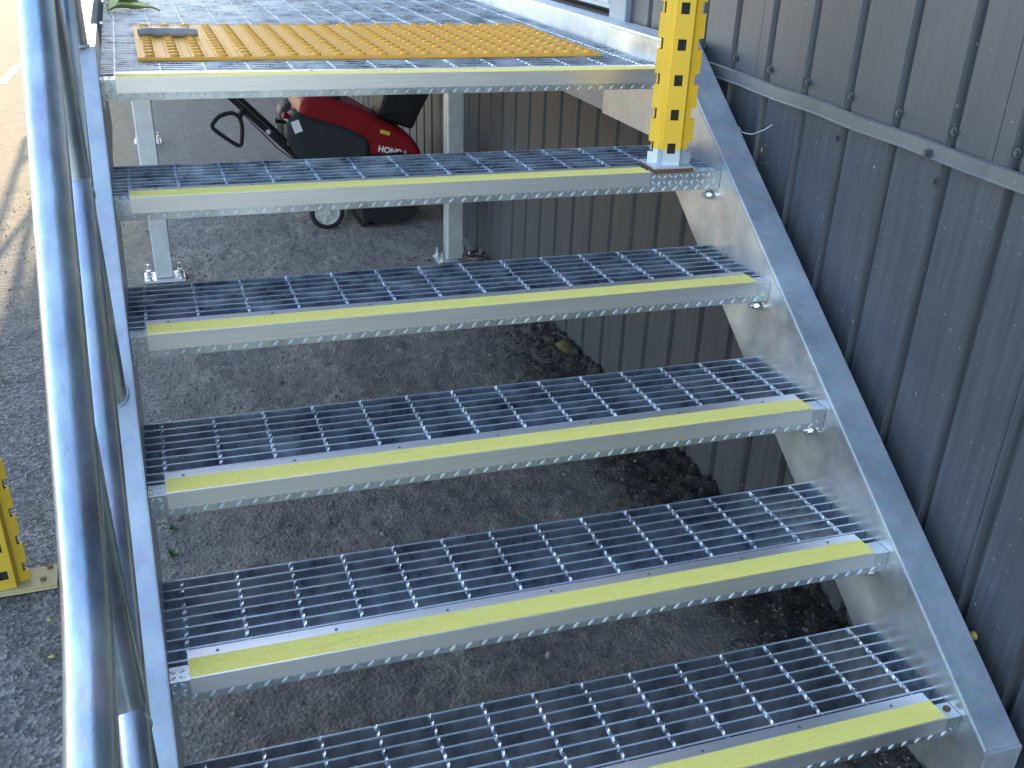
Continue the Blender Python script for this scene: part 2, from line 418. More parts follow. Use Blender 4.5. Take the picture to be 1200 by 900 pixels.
# base flashing strip with folded drip edge
mb = MB(); vs = []; yy = np.arange(-4.2, 0.665, 0.06)
for i, y in enumerate(yy):
    w_ = 0.0015*math.sin(y*23)+0.001*math.sin(y*51)
    z = fz(float(y))+0.0012*math.sin(y*17)
    for dx, dz in ((-0.006, 0.020), (-0.011, 0.017), (-0.015, -0.006), (-0.017, -0.010), (-0.013, -0.010), (-0.004, 0.006)):
        vs.append((WX-0.003+dx+w_, float(y), z+dz))
k = 6; fs = []
for i in range(len(yy)-1):
    for j in range(k): fs.append((i*k+j, i*k+(j+1) % k, (i+1)*k+(j+1) % k, (i+1)*k+j))
fs += [tuple(range(k))[::-1], tuple((len(yy)-1)*k+j for j in range(k))]
mb.add(vs, fs); part('base_flashing', mb, M['flash'], bld)
# screws with washers along the sheet bottoms
mb = MB(); mb.cyl((0, 0, 0), (-0.0025, 0, 0), 0.0085, 14); mb.cyl((-0.0025, 0, 0), (-0.008, 0, 0), 0.0054, 6); scr = mb.mesh('screw', M['flash'], True, 30)
for k in range(-8, 6):
    y = -0.364+0.0045+0.1665*k+0.332
    if k == 5: continue
    if y > 0.68: continue
    link('screw', scr, bld, (WX-0.005, y-0.03+0.03, fz(y)+0.048))
for (y, dz, xx) in ((-0.318, -0.001, WX-0.020), (-0.335, -0.052, WX-0.001), (0.0, -0.045, WX-0.001)):
    link('screw', scr, bld, (xx, y, fz(y)+dz))
# door in the upper wall beside the landing
mb = MB(); mb.box(WX-0.004, WX+0.026, 1.262, DOOR1-0.07, ZP+0.075, ZP+2.1); dr = part('door', mb, M['door'], bld, bev=0.003)
mb = MB(); mb.box(WX-0.010, WX-0.0045, 1.29, DOOR1-0.1, ZP+0.092, ZP+0.27); part('kick_plate', mb, M['door'], dr)
mb = MB(); mb.box(WX-0.022, WX+0.028, DOOR0+0.002, 1.255, ZP+0.02, ZP+2.2); part('door_jamb', mb, M['jamb'], bld, bev=0.003)
mb = MB(); mb.box(WX-0.022, WX+0.028, DOOR1-0.068, DOOR1-0.002, ZP+0.02, ZP+2.2); part('door_jamb', mb, M['jamb'], bld, bev=0.003)
mb = MB(); mb.box(WX-0.02, WX+0.028, 1.257, DOOR1-0.07, ZP+0.015, ZP+0.062); part('door_threshold', mb, M['dark'], bld)
# paint splashes on the lower sheets
for (y, z, s_) in ((0.30, 0.42, 0.008), (0.335, 0.345, 0.012)):
    mb = MB(); n = 9
    ring = [(WX-0.0012, y+s_*0.5*random.uniform(.5, 1)*math.cos(6.283*i/n), G+z+s_*random.uniform(.6, 1.2)*math.sin(6.283*i/n)) for i in range(n)]
    mb.add(ring, [tuple(range(n))]); part('paint_spot', mb, M['sticker'], bld)

# ================================================================ STAIRCASE
st = thing('metal_staircase', 'galvanised steel staircase with open grating treads, yellow nosings, landing and pipe handrail', 'staircase', (0.67, -0.95, 0))
KY = 0.612                                    # knee where the stringer turns level
TOEZ = top_z(KY)
def stringer(xi, sgn):
    """web at xi, flanges to the outside"""
    mb = MB(); t = 0.009
    ye, yk2 = -0.946, 1.03
    poly_t = [(ye, top_z(ye)), (KY, TOEZ), (yk2, TOEZ)]
    zb = ZP-0.19
    ykb = (zb-(G-0.064))/SL
    yb0 = -(G-0.064)/SL
    poly = [(ye, 0.0), (yb0+0.0, 0.002), (ykb, zb), (yk2, zb), (yk2, TOEZ), (KY, TOEZ), (ye, top_z(ye))]
    mb.prism(poly, xi, xi+sgn*t, 'x')
    o = part('stringer', mb, M['galv_web'], st, loc=(xi, 0, 0))
    # top and bottom flanges
    fl = MB(); d = 0.0105
    nrm = Vector((0, -SL, 1)).normalized()*d
    a = Vector((0, ye, top_z(ye))); b_ = Vector((0, KY, TOEZ)); c_ = Vector((0, yk2, TOEZ))
    x0, x1 = xi-sgn*0.0006, xi+sgn*FW
    prof = [a, b_, c_, c_-Vector((0, 0, d)), b_-Vector((0, -0.003, d)), a-Vector((0, 0, d*1.2))]
    fl.prism([(q.y, q.z+0.0006) for q in prof], x0, x1, 'x')
    part('top_flange', fl, M['galv'], o, bev=0.0025)
    fb = MB()
    fb.prism([(yb0, 0.003), (ykb, zb+0.001), (yk2, zb+0.001), (yk2, zb+d), (ykb, zb+d), (yb0, 0.003+d)], xi+sgn*t*1.02, x1, 'x')
    part('bottom_flange', fb, M['galv'], o)
    ep = MB(); ep.prism([(ye-0.006, 0.0), (ye-0.0005, 0.0), (ye-0.0005, top_z(ye)-0.001), (ye-0.006, top_z(ye)-0.004)], xi, x1, 'x'); part('end_plate', ep, M['galv'], o)
    return o
sR = stringer(XR, 1); sL = stringer(XL, -1)
hexb = MB(); hexb.cyl((0, 0, 0), (0.004, 0, 0), 0.0125, 16); hexb.cyl((0.004, 0, 0), (0.013, 0, 0), 0.0098, 6); hexb.cyl((0.013, 0, 0), (0.022, 0, 0), 0.0058, 10)
boltm = hexb.mesh('bolt', M['steelbolt'], True, 30)

# --- shared tread pieces (local origin: back edge of the grating top, x of first rod = 0)
D_BACK, D_FRONT = -0.2249, -0.2994
M['galv_lip'] = galv('galvanised_checker_plate', (0.40, 0.43, 0.45), (0.58, 0.61, 0.63), 0.24, 0.44, spangle=80, stain=0.2, bmp=0.06, metallic=0.95)
M['galv_glint'] = galv('galvanised_painted_glint', (0.50, 0.55, 0.61), (0.69, 0.73, 0.78), 0.45, 0.62, spangle=90, stain=0.0, bmp=0.04, metallic=0.8)  # paler steel: sky highlight on bar tops and lozenges put into the colour
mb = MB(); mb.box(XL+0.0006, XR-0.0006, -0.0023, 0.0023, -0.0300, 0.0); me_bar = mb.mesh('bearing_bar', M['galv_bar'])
me_bar.materials.append(M['galv_glint'])
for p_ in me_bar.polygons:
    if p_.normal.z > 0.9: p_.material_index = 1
def rod_mesh(y0, y1, name):
    mb = MB(); n = int((y1-y0)/0.0042)
    mb.tube([(0, y0+(y1-y0)*i/n, -0.0034) for i in range(n+1)], 0.0043, 4, twist=2*math.pi/4/5.2)
    return mb.mesh(name, M['galv_bar'])
me_rod = rod_mesh(-0.282, 0.0005, 'cross_rod')
def front_plate():
    mb = MB()
    mb.prism([(-0.2965, -0.0008), (-0.2965, -0.0452), (-0.2915, -0.0452), (-0.2915, -0.0055), (-0.2560, -0.0055), (-0.2560, -0.0008)], XL+0.001, XR-0.001, 'x')
    # end plates against the stringers and a rear stiffener
    mb.box(XL+0.0007, XL+0.0048, -0.2910, -0.002, -0.058, -0.029)
    mb.box(XR-0.0048, XR-0.0007, -0.2910, -0.002, -0.058, -0.029)
    return mb.mesh('tread', M['galv_lip'])
me_front = front_plate()
def raised(name, xs_cover):
    """raised lozenges on the checker plate lip; xs_cover: nosing span, where only the strip under the nosing shows"""
    mb = MB(); k = 0; x = XL+0.006
    def loz(cx, cz, ang, L_=0.0105, w=0.0028, h=0.0017):
        ca, sa = math.cos(ang), math.sin(ang)
        pts = [(-L_, 0), (-L_*.55, -w), (L_*.55, -w), (L_, 0), (L_*.55, w), (-L_*.55, w)]
        q = [(cx+a*ca-c_*sa, cz+a*sa+c_*ca) for a, c_ in pts]
        vs = [(a, -0.2963, c_) for a, c_ in q]+[(cx+(a-cx)*.6, -0.2965-h, cz+(c_-cz)*.6) for a, c_ in q]
        mb.add(vs, [tuple(range(6, 12))]+[(i, (i+1) % 6, 6+(i+1) % 6, 6+i) for i in range(6)])
    def lozt(cx, cy, ang, L_=0.010, w=0.0028, h=0.0016):
        ca, sa = math.cos(ang), math.sin(ang)
        pts = [(-L_, 0), (-L_*.55, -w), (L_*.55, -w), (L_, 0), (L_*.55, w), (-L_*.55, w)]
        q = [(cx+a*ca-c_*sa, cy+a*sa+c_*ca) for a, c_ in pts]
        vs = [(a, c_, -0.0009) for a, c_ in q]+[(cx+(a-cx)*.6, cy+(c_-cy)*.6, -0.0009+h) for a, c_ in q]
        mb.add(vs, [tuple(range(6, 12))]+[(i, (i+1) % 6, 6+(i+1) % 6, 6+i) for i in range(6)])
    while x < XR-0.008:
        loz(x, -0.0376, R(45), 0.0088, 0.0026, 0.0020); loz(x+0.0149, -0.0300, R(-45), 0.0070, 0.0022, 0.0004)
        if not (xs_cover[0]-0.012 < x < xs_cover[1]+0.004):
            loz(x, -0.0235, R(-45), 0.0068); loz(x+0.0149, -0.0235, R(45), 0.0068); loz(x, -0.0090, R(45), 0.0068)
            loz(x+0.0149, -0.0090, R(-45), 0.0068)
            lozt(x, -0.286, R(45), 0.0068); lozt(x+0.0149, -0.286, R(-45), 0.0068); lozt(x, -0.270, R(-45), 0.0068); lozt(x+0.0149, -0.270, R(45), 0.0068)
        x += 0.0298
    return mb.mesh(name, M['galv_glint'])
NX0, NX1 = -0.0015, 1.3395
me_raised = raised('raised_pattern', (NX0, NX1))
me_raised5 = raised('raised_pattern', (NX0, 1.181))
def nosing_mesh(x0, x1):
    mb = MB()
    mb.prism([(D_BACK, 0.0006), (D_FRONT+0.0030, 0.0006), (D_FRONT+0.0030, -0.0292), (D_FRONT, -0.0292), (D_FRONT, 0.0030), (D_FRONT+0.001, 0.0036), (-0.2960, 0.0036), (-0.2955, 0.0022), (-0.2465, 0.0022), (-0.2460, 0.0036), (D_BACK+0.002, 0.0036)][::-1], x0, x1, 'x')
    return mb.mesh('nosing', M['alu'])
def grit_mesh(x0, x1):
    mb = MB(); mb.box(x0+0.0008, x1-0.0008, -0.2952, -0.2468, 0.0024, 0.0044); return mb.mesh('grip_strip', M['grit'])
me_nos, me_grit = nosing_mesh(NX0, NX1), grit_mesh(NX0, NX1)
me_nos5, me_grit5 = nosing_mesh(NX0, 1.181), grit_mesh(NX0, 1.181)
mb = MB(); mb.cyl((0, 0, 0), (0, 0, 0.0010), 0.0032, 10); me_ns = mb.mesh('nosing_screw', M['darkscrew'])
mb = MB(); mb.cyl((0, 0, -0.001), (0, 0, 0.0016), 0.0075, 12); me_hole = mb.mesh('plate_bolt', M['rust'])
def build_tread(i, bars, landing=False):
    y0, z0 = (i-3)*RUN, G+(i-3)*RISE
    tr = link('landing' if landing else 'tread', me_front, st, (0, y0, z0))
    short = (i == 5)
    if not landing:
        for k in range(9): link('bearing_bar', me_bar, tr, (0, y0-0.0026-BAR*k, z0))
        for k in range(14): link('cross_rod', me_rod, tr, (k*PITCH, y0, z0))
    r_ = link('raised_pattern', me_raised5 if short else me_raised, tr, (0, y0, z0)); r_['kind'] = 'stuff'
    n_ = link('nosing', me_nos5 if short else me_nos, tr, (0, y0, z0))
    link('grip_strip', me_grit5 if short else me_grit, tr, (0, y0, z0))
    for k in range(7):
        x = 0.028+0.2031*k+((i*37) % 11)*0.0025
        if x < (1.16 if short else 1.33): link('nosing_screw', me_ns, tr, (x, y0-0.2375+0.0012*((k*5+i) % 3-1), z0+0.0033))
    link('bolt', boltm, tr, (XR-0.0045, y0-0.262, z0-0.068), (0, 0, math.pi))
    link('bolt', boltm, tr, (XR-0.0045, y0-0.045, z0-0.070), (0, 0, math.pi))
    return tr
for i in range(1, 6): build_tread(i, 9)
link('plate_bolt', me_hole, [o for o in st.children if o.name.startswith('tread')][0], (1.360, -2*RUN-0.272, G-2*RISE))
ld = build_tread(6, 0, True)
LY, LZ = 3*RUN, ZP
yb = LY-0.0026-BAR*7
nb = 0
while yb+BAR*nb < 2.45:
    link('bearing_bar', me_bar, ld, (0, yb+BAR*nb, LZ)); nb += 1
mb = MB(); y = yb+BAR*nb
while y < PLAT_END:
    mb.box(XL+0.0006, XR-0.0006, y-0.0024, y+0.0024, LZ-0.0275, LZ); y += BAR
part('far_bearing_bars', mb, M['galv_bar'], ld, loc=(0, LY, LZ), kind='stuff')
me_lrod = rod_mesh(-0.282, 1.62, 'cross_rod')
for k in range(14): link('cross_rod', me_lrod, ld, (k*PITCH, LY, LZ))
mb = MB()
for k in range(14): mb.box(k*PITCH-0.003, k*PITCH+0.003, LY+1.63, PLAT_END, LZ-0.008, LZ-0.0006)
part('far_cross_rods', mb, M['galv_bar'], ld, loc=(0, LY, LZ), kind='stuff')
# landing side channels beyond the stringers
for xi, sgn in ((XR+0.016, 1), (XL-0.016, -1)):
    mb = MB(); t = 0.009; z0, z1 = ZP-0.19, TOEZ-0.004
    y0, y1 = 1.034, PLAT_END
    mb.box(min(xi, xi+sgn*t), max(xi, xi+sgn*t), y0, y1, z0, z1)
    mb.box(min(xi+sgn*t, xi+sgn*FW), max(xi+sgn*t, xi+sgn*FW), y0, y1, z1-0.010, z1-0.0005)
    mb.box(min(xi+sgn*t, xi+sgn*FW), max(xi+sgn*t, xi+sgn*FW), y0, y1, z0+0.0005, z0+0.010)
    part('side_channel', mb, M['galv'], st, loc=(xi, 1.0, ZP), bev=0.002)
for yc in (1.9, 3.6, 5.3, 7.0, 8.7):
    mb = MB(); mb.box(XL-0.014, XR+0.014, yc-0.03, yc+0.03, ZP-0.10, ZP-0.029); part('joist', mb, M['galv'], st, loc=(0.67, yc, ZP))

# --- support legs
def leg(x, y, ht, plate=True, bolts=True):
    mb = MB(); h = 0.038; t = 0.005
    mb.box(x-h, x+h, y-h, y+h, 0.012, ht)
    lg = part('support_leg', mb, M['galv'], st, loc=(x, y, 0), bev=0.005)
    mb = MB(); mb.box(x-0.085, x+0.085, y-0.062, y+0.062, 0.0, 0.0115); part('base_plate', mb, M['galv'], lg, loc=(x, y, 0), bev=0.001)
    if bolts:
        for sx_ in (-1, 1):
            for sy_ in (-1, 1):
                bx, by = x+sx_*0.066, y+sy_*0.044
                mb = MB(); mb.cyl((bx, by, 0.0115), (bx, by, 0.0145), 0.016, 14); mb.cyl((bx, by, 0.0145), (bx, by, 0.026), 0.0115, 6); mb.cyl((bx, by, 0.026), (bx, by, 0.052), 0.0065, 10)
                part('anchor_bolt', mb, M['steelbolt'], lg, True, (bx, by, 0.012), 30)
leg(0.046, 2.63, ZP-0.11); leg(1.350, 2.60, ZP-0.11)
leg(0.054, 5.43, ZP-0.11); leg(1.37, 5.35, ZP-0.11); leg(-0.02, 8.4, ZP-0.11); leg(1.37, 8.4, ZP-0.11)
for yy_ in (2.615, 5.35, 8.4):
    mb = MB(); mb.box(XL-0.014, XR+0.014, yy_-0.04, yy_+0.04, ZP-0.108, ZP-0.030); part('cross_beam', mb, M['galv'], st, loc=(0.67, yy_, ZP-0.1))

# --- handrail on the left stringer
RX = -0.0695
rail_o = None
def zt(y): return G+1.04+SL*y
def zm(y): return G+0.610+SL*y
def arc(pts, n=6, r=0.09):
    out = [Vector(pts[0])]
    for i in range(1, len(pts)-1):
        a, b_, c_ = Vector(pts[i-1]), Vector(pts[i]), Vector(pts[i+1])
        u = (a-b_).normalized()*min(r, (a-b_).length*.45); w = (c_-b_).normalized()*min(r, (c_-b_).length*.45)
        for k in range(n+1):
            t = k/n; out.append((b_+u)*(1-t)**2+b_*2*t*(1-t)+(b_+w)*t*t)
    out.append(Vector(pts[-1])); return out
YB = -1.088
mb = MB()
mb.tube(arc([(RX, -1.52, zt(YB)-0.085), (RX, YB, zt(YB)), (RX, 0.64, zt(0.64)), (RX, PLAT_END, zt(0.64))], 8, 0.10), 0.0234, 28)
hr = part('handrail', mb, M['galv_pipe'], st, True, (RX, 0, ZP), 60)
MX = -0.066
for (a, b_) in ((-0.88, -0.139), (-0.139, 0.62)):
    mb = MB(); mb.tube([(MX, a, zm(a)), (MX, b_, zm(b_))], 0.0208, 24); part('mid_rail', mb, M['galv_pipe'], hr, True, (MX, a, zm(a)), 60)
mb = MB(); mb.tube(arc([(MX, -0.88, zm(-0.88)), (MX, -1.09, zm(-1.09)), (MX, -1.4, zm(-1.09))], 6, .06), 0.0208, 24); part('mid_rail', mb, M['galv_pipe'], hr, True, (MX, -1.0, .5), 60)
mb = MB(); mb.tube([(MX, 0.62, zm(0.62)), (MX, PLAT_END, zm(0.62))], 0.0208, 24); part('mid_rail', mb, M['galv_pipe'], hr, True, (MX, 0.62, zm(.62)), 60)
for yp in (-0.88, -0.139, 0.62, 2.6, 5.1, 7.6, 9.6, 10.35):
    z0 = min(top_z(yp), TOEZ)+0.001; z1 = (zt(yp) if yp < 0.63 else zt(0.64))-0.004
    mb = MB(); mb.tube([(-0.069, yp, z0-0.006), (-0.069, yp, z1)], 0.0212, 24)
    ps = part('post', mb, M['galv_pipe'], hr, True, (-0.069, yp, z0), 60)
    sl_ = SL if yp < 0.6 else 0.0
    mb = MB()      # weld bead where the post meets the flange
    mb.tube([(-0.069+0.0225*math.cos(t*0.2618), yp+0.0225*math.sin(t*0.2618), z0+0.0015+sl_*0.0225*math.sin(t*0.2618)) for t in range(24)], 0.0030, 6, closed=True)
    part('weld', mb, M['galv'], hr, True, (-0.069, yp, z0), 60)
    if yp < 0.7:
        zj = zm(yp); mb = MB()
        mb.tube([(MX+0.0212*math.cos(t*0.2618), yp-0.0205, zj-SL*0.02+0.0212*math.sin(t*0.2618)) for t in range(24)], 0.0016, 6, closed=True)
        part('weld', mb, M['galv'], hr, True, (MX, yp, zj), 60)

# ================================================================ YELLOW RACK UPRIGHTS
def upright(name, label, cx, cy, z0, ht, rz, m, foot_m, foot, foot_rust, zpaint=0.048, hole0=0.040, foot_turn=0.15):
    root = thing(name, label, 'post', (cx, cy, z0), None)
    # profile from left edge to right edge, seen from the front (-y); flag: slotted
    prof = [(-0.034, 0.052), (-0.053, 0.026), (-0.030, 0.018), (-0.0215, 0.0), (-0.0125, 0.0), (0.0075, 0.0), (0.0195, 0.0), (0.028, 0.018), (0.053, 0.026), (0.034, 0.052)]
    flag = [3, 2, 0, 0, 1, 0, 0, 2, 3]
    pitch, hh_ = 0.0775, 0.0245
    n = int((ht-hole0)/pitch)
    holes = [(hole0+pitch*k, hole0+pitch*k+hh_) for k in range(n)]
    rot = Matrix.Rotation(rz, 3, 'Z')
    def strips(mb, za, zb):
        for i, fl in enumerate(flag):
            a, c_ = prof[i], prof[i+1]
            if fl == 0: rngs = [((0, 1), [(za, zb)])]
            else:
                sol = []; z = za
                off = 0
                for h0, h1 in holes:
                    h0 += off; h1 += off
                    if h1 <= za or h0 >= zb: continue
                    if h0 > z: sol.append((z, h0))
                    z = max(z, h1)
                if z < zb: sol.append((z, zb))
                if fl == 1: rngs = [((0, 1), sol)]
                else:
                    left = i < 4
                    if fl == 3: left = not left
                    f_ = 0.48 if fl == 2 else 0.5
                    rngs = [(((f_, 1) if left else (0, 1-f_)), [(za, zb)]), (((0, f_) if left else (1-f_, 1)), sol)]
            for (t0, t1), zs in rngs:
                for u0, u1 in zs:
                    q = []
                    for t in (t0, t1):
                        q.append((a[0]+(c_[0]-a[0])*t, a[1]+(c_[1]-a[1])*t))
                    vs = []
                    for (px, py), zz in ((q[0], u0), (q[1], u0), (q[1], u1), (q[0], u1)):
                        w_ = rot @ Vector((px, py, 0)); vs.append((cx+w_.x, cy+w_.y, z0+zz))
                    mb.add(vs, [(0, 1, 2, 3)])
    # side walls closing the section behind
    def sides(mb, za, zb):
        for px in (-0.034, 0.034):
            for (py0, py1) in ((0.052, 0.085),):
                vs = []
                for py, zz in ((py0, za), (py1, za), (py1, zb), (py0, zb)):
                    w_ = rot @ Vector((px, py, 0)); vs.append((cx+w_.x, cy+w_.y, z0+zz))
                mb.add(vs, [(0, 1, 2, 3)])
        vs = []
        for px, zz in ((-0.034, za), (0.034, za), (0.034, zb), (-0.034, zb)):
            w_ = rot @ Vector((px, 0.085, 0)); vs.append((cx+w_.x, cy+w_.y, z0+zz))
        mb.add(vs, [(0, 1, 2, 3)])
    def solid(o):
        s_ = o.modifiers.new('thickness', 'SOLIDIFY'); s_.thickness = 0.0024; s_.offset = 0
    mb = MB(); strips(mb, zpaint, ht); sides(mb, zpaint, ht)
    solid(part('column', mb, m, root, loc=(cx, cy, z0)))
    mb = MB(); strips(mb, 0.012, zpaint-0.0003); sides(mb, 0.012, zpaint-0.0003)
    solid(part('column_foot', mb, foot_m, root, loc=(cx, cy, z0)))
    mb = MB(); mb.box(cx-0.019, cx+0.0185, cy+0.006, cy+0.060, z0+0.0137, z0+ht-0.002, rot, (cx, cy, z0)); part('hole_blackout', mb, M['dark'], root, loc=(cx, cy, z0))  # near-black core added behind the slots so the holes stay dark
    fx0, fx1, fy0, fy1 = foot
    mb = MB(); mb.box(cx+fx0, cx+fx1, cy+fy0, cy+fy1, z0+0.0085, z0+0.0135, Matrix.Rotation(rz*foot_turn, 3, 'Z'), (cx, cy, z0)); part('base_plate', mb, foot_m if foot_rust else M['yellow_plate'], root, loc=(cx, cy, z0), bev=0.001)
    mb = MB(); mb.box(cx+fx0+0.002, cx+fx1-0.001, cy+fy0-0.001, cy+fy1, z0+0.0005, z0+0.0084, Matrix.Rotation(rz*foot_turn, 3, 'Z'), (cx, cy, z0)); part('shim_plate', mb, M['rust'] if foot_rust else M['yellow_plate'], root, loc=(cx, cy, z0))
    if not foot_rust:
        for bx, by in ((0.080, 0.005), (0.1, 0.055)):
            w_ = rot @ Vector((bx, by, 0))
            mb = MB(); mb.cyl((cx+w_.x, cy+w_.y, z0+0.0105), (cx+w_.x, cy+w_.y, z0+0.018), 0.008, 6); part('anchor_bolt', mb, M['rust'], root, loc=(cx, cy, z0))
    return root
Z5 = G+2*RISE
upright('rack_upright', 'yellow slotted steel upright standing on the right end of the top tread', 1.243, 0.296, Z5+0.0008, 1.15, R(-14), M['yellow'], M['galv'], (-0.052, 0.052, -0.022, 0.075), True)
upright('rack_upright', 'weathered yellow slotted steel upright bolted to asphalt at the left edge', -0.415, 0.335, 0.0, 1.1, R(8), M['yellow_old'], M['yellow_old'], (-0.05, 0.112, -0.012, 0.075), False, 0.03)

# ================================================================ TACTILE MAT
mx0, mx1, my0, my1 = 0.052, 1.268, 0.815, 1.490
mz = ZP+0.0015
mt = thing('tactile_mat', 'orange yellow tactile mat with rows of raised domes lying on the landing', 'mat', (0.66, 1.15, mz))
mb = MB()
mb.prism([(my0, mz), (my1, mz), (my1, mz+0.004), (my1-0.01, mz+0.0075), (my0+0.008, mz+0.0075), (my0, mz+0.004)], mx0, mx1, 'x')
part('sheet', mb, M['tactile'], mt)
mb = MB(); n = 14; vs = []
for rr_, zz in ((0.0130, 0.0), (0.0122, 0.0026), (0.0100, 0.0050), (0.0078, 0.0057)):
    vs += [(rr_*math.cos(6.2832*j/n), rr_*math.sin(6.2832*j/n), zz) for j in range(n)]
fs = [tuple(3*n+j for j in range(n))]+[(i*n+j, i*n+(j+1) % n, (i+1)*n+(j+1) % n, (i+1)*n+j) for i in range(3) for j in range(n)]
mb.add(vs, fs); me_dome = mb.mesh('dome', M['tactile'], True, 50)
DX, DY = (mx1-mx0-0.06)/20, (my1-my0-0.06)/11
mzt = mz+0.0074
for i in range(21):
    for j in range(12):
        link('dome', me_dome, mt, (mx0+0.03+DX*i, my0+0.03+DY*j, mzt))
mb = MB()
for i in range(20):
    for j in range(12):
        for a in (1.35, 2.65):
            for c_ in range(0, 2):
                x, y, r_ = mx0+0.03+DX*(i+a/4), my0+0.03+DY*(j+c_/2), 0.0026
                vs = [(x+r_*math.cos(1.2566*k), y+r_*math.sin(1.2566*k), mzt) for k in range(5)]+[(x+r_*.5*math.cos(1.2566*k), y+r_*.5*math.sin(1.2566*k), mzt+0.0012) for k in range(5)]
                mb.add(vs, [(5, 6, 7, 8, 9)]+[(k, (k+1) % 5, 5+(k+1) % 5, 5+k) for k in range(5)])
part('grip_studs', mb, M['tactile'], mt, kind='stuff')

# grey strip lying on the mat
mb = MB(); zs = mzt+0.0058
pts = [(0.064+0.155*i/10, 1.196+0.006*math.sin(i*.5)+0.0015*(i % 2), zs+0.006+0.001*(i % 3)) for i in range(11)]
mb.tube(pts, [0.010, .0125, .012, .0128, .0118, .0125, .0122, .0128, .012, .0122, .009], 10)
o = part('metal_scrap', mb, paint('grey_weathered_scrap', (0.20, 0.20, 0.20), (0.34, 0.34, 0.34), 0.5, (0.08, 0.07, 0.06), 0.8), None, True, (0.14, 1.2, zs))
tag(o, 'short grey weathered stick lying on the left corner of the orange mat', 'stick')

# green leaf on the landing
m, nt, b = mat('green_husk'); M['leaf'] = m
lv = coords(nt, (6, 60, 6), True)
L(nt, ramp(nt, noise_tex(nt, lv, 3, 4), [(0.3, (0.42, 0.47, 0.09)), (0.7, (0.70, 0.70, 0.26))]), b.inputs['Base Color']); b.inputs['Roughness'].default_value = 0.5
def husk(x0, y0, ang, ln, wd, lift, name='leaf'):
    mb = MB(); n = 14; vs = []; fs = []
    for i in range(n+1):
        t = i/n; w_ = wd*math.sin(math.pi*min(1, t*0.93+0.07))**0.6*(1-0.25*t)
        for k, s_ in enumerate((-1, -.5, 0, .5, 1)):
            lx, ly = t*ln, s_*w_
            zz = 0.004+lift*math.sin(math.pi*t)+abs(s_)*w_*0.55+0.004*math.sin(t*9+s_)
            vs.append((x0+lx*math.cos(ang)-ly*math.sin(ang), y0+lx*math.sin(ang)+ly*math.cos(ang), ZP+zz))
    for i in range(n):
        for k in range(4): fs.append((i*5+k, i*5+k+1, i*5+k+6, i*5+k+5))
    mb.add(vs, fs)
    return mb
lf = thing('corn_leaf', 'curled green leaf lying on the landing next to the left stringer', 'leaf', (0.04, 1.93, ZP))
for a in ((-0.02, 1.90, R(2), 0.165, 0.030, 0.012), (-0.02, 1.98, R(14), 0.13, 0.034, 0.02), (-0.01, 1.93, R(32), 0.12, 0.03, 0.03)):
    o = part('blade', husk(*a), M['leaf'], lf, True, (0.04, 1.93, ZP), 0)
    s_ = o.modifiers.new('thickness', 'SOLIDIFY'); s_.thickness = 0.001

# ================================================================ SNOW BLOWER
sb = thing('snow_blower', 'small red and black snow blower parked under the landing', 'snow blower', (1.0, 3.45, 0))
SBY0, SBY1 = 3.255, 3.66
def bevprism(name, poly, y0, y1, m, parent, bev, sub=0, smooth=True):
    mb = MB(); mb.prism(poly, y0, y1, 'y')
    o = part(name, mb, m, parent, loc=(1.0, 3.45, 0))
    bm_ = o.modifiers.new('bevel', 'BEVEL'); bm_.width = bev; bm_.segments = 5; bm_.limit_method = 'ANGLE'; bm_.angle_limit = R(28)
    for p_ in o.data.polygons: p_.use_smooth = True
    wn_ = o.modifiers.new('wn', 'WEIGHTED_NORMAL'); wn_.keep_sharp = False
    return o
red = [(0.78, 0.30), (0.755, 0.40), (0.755, 0.57), (0.79, 0.632), (0.87, 0.645), (1.036, 0.592), (1.169, 0.518), (1.317, 0.440), (1.375, 0.352), (1.385, 0.23), (0.80, 0.23)]
sh = bevprism('shroud', red, SBY0, SBY1, M['red'], sb, 0.045)
blk = [(0.745, 0.30), (0.698, 0.40), (0.697, 0.528), (0.752, 0.575), (0.80, 0.548), (0.985, 0.492), (1.088, 0.440), (1.102, 0.405), (1.100, 0.26), (0.80, 0.24)]
bevprism('engine_cover', blk, SBY0-0.022, SBY0+0.15, M['black_cover'], sb, 0.03)
bevprism('engine_cover', blk, SBY1-0.15, SBY1+0.02, M['black_cover'], sb, 0.03)
mb = MB(); mb.tube([(0.725, SBY0+.035, 0.533), (0.725, SBY0-0.0235, 0.533)], .001, 4)
mb = MB(); mb.box(0.722, 0.762, SBY0-0.0250, SBY0-0.0226, 0.478, 0.535, Matrix.Rotation(R(-18), 3, 'Y')); part('warning_label', mb, M['white'], sb, loc=(1, 3.45, 0))
mb = MB(); mb.box(1.155, 1.205, SBY0-0.0022, SBY0+0.001, 0.452, 0.470, Matrix.Rotation(R(18), 3, 'Y')); part('caution_sticker', mb, M['sticker'], sb, loc=(1, 3.45, 0))
# lettering on the shroud side
def lettering(txt, size, loc, roll, m, parent, extr=0.0006, shear=0.0):
    cu = bpy.data.curves.new('lettering', 'FONT'); cu.body = txt; cu.size = size; cu.extrude = extr; cu.shear = shear; cu.offset = size*0.04; cu.space_character = 1.02
    tmp = bpy.data.objects.new('tmp', cu); COL.objects.link(tmp)
    dg = bpy.context.evaluated_depsgraph_get(); dg.update()
    me_ = bpy.data.meshes.new_from_object(tmp.evaluated_get(dg)); bpy.data.objects.remove(tmp)
    me_.materials.clear(); me_.materials.append(m)
    o = link('lettering', me_, parent, loc); o.rotation_euler = (R(90), roll, 0)
    return o
lettering('HONDA', 0.040, (1.140, SBY0-0.0012, 0.372), R(13), M['white'], sb)
lettering('HS 720', 0.028, (1.143, SBY0-0.0012, 0.338), R(13), M['white'], sb)
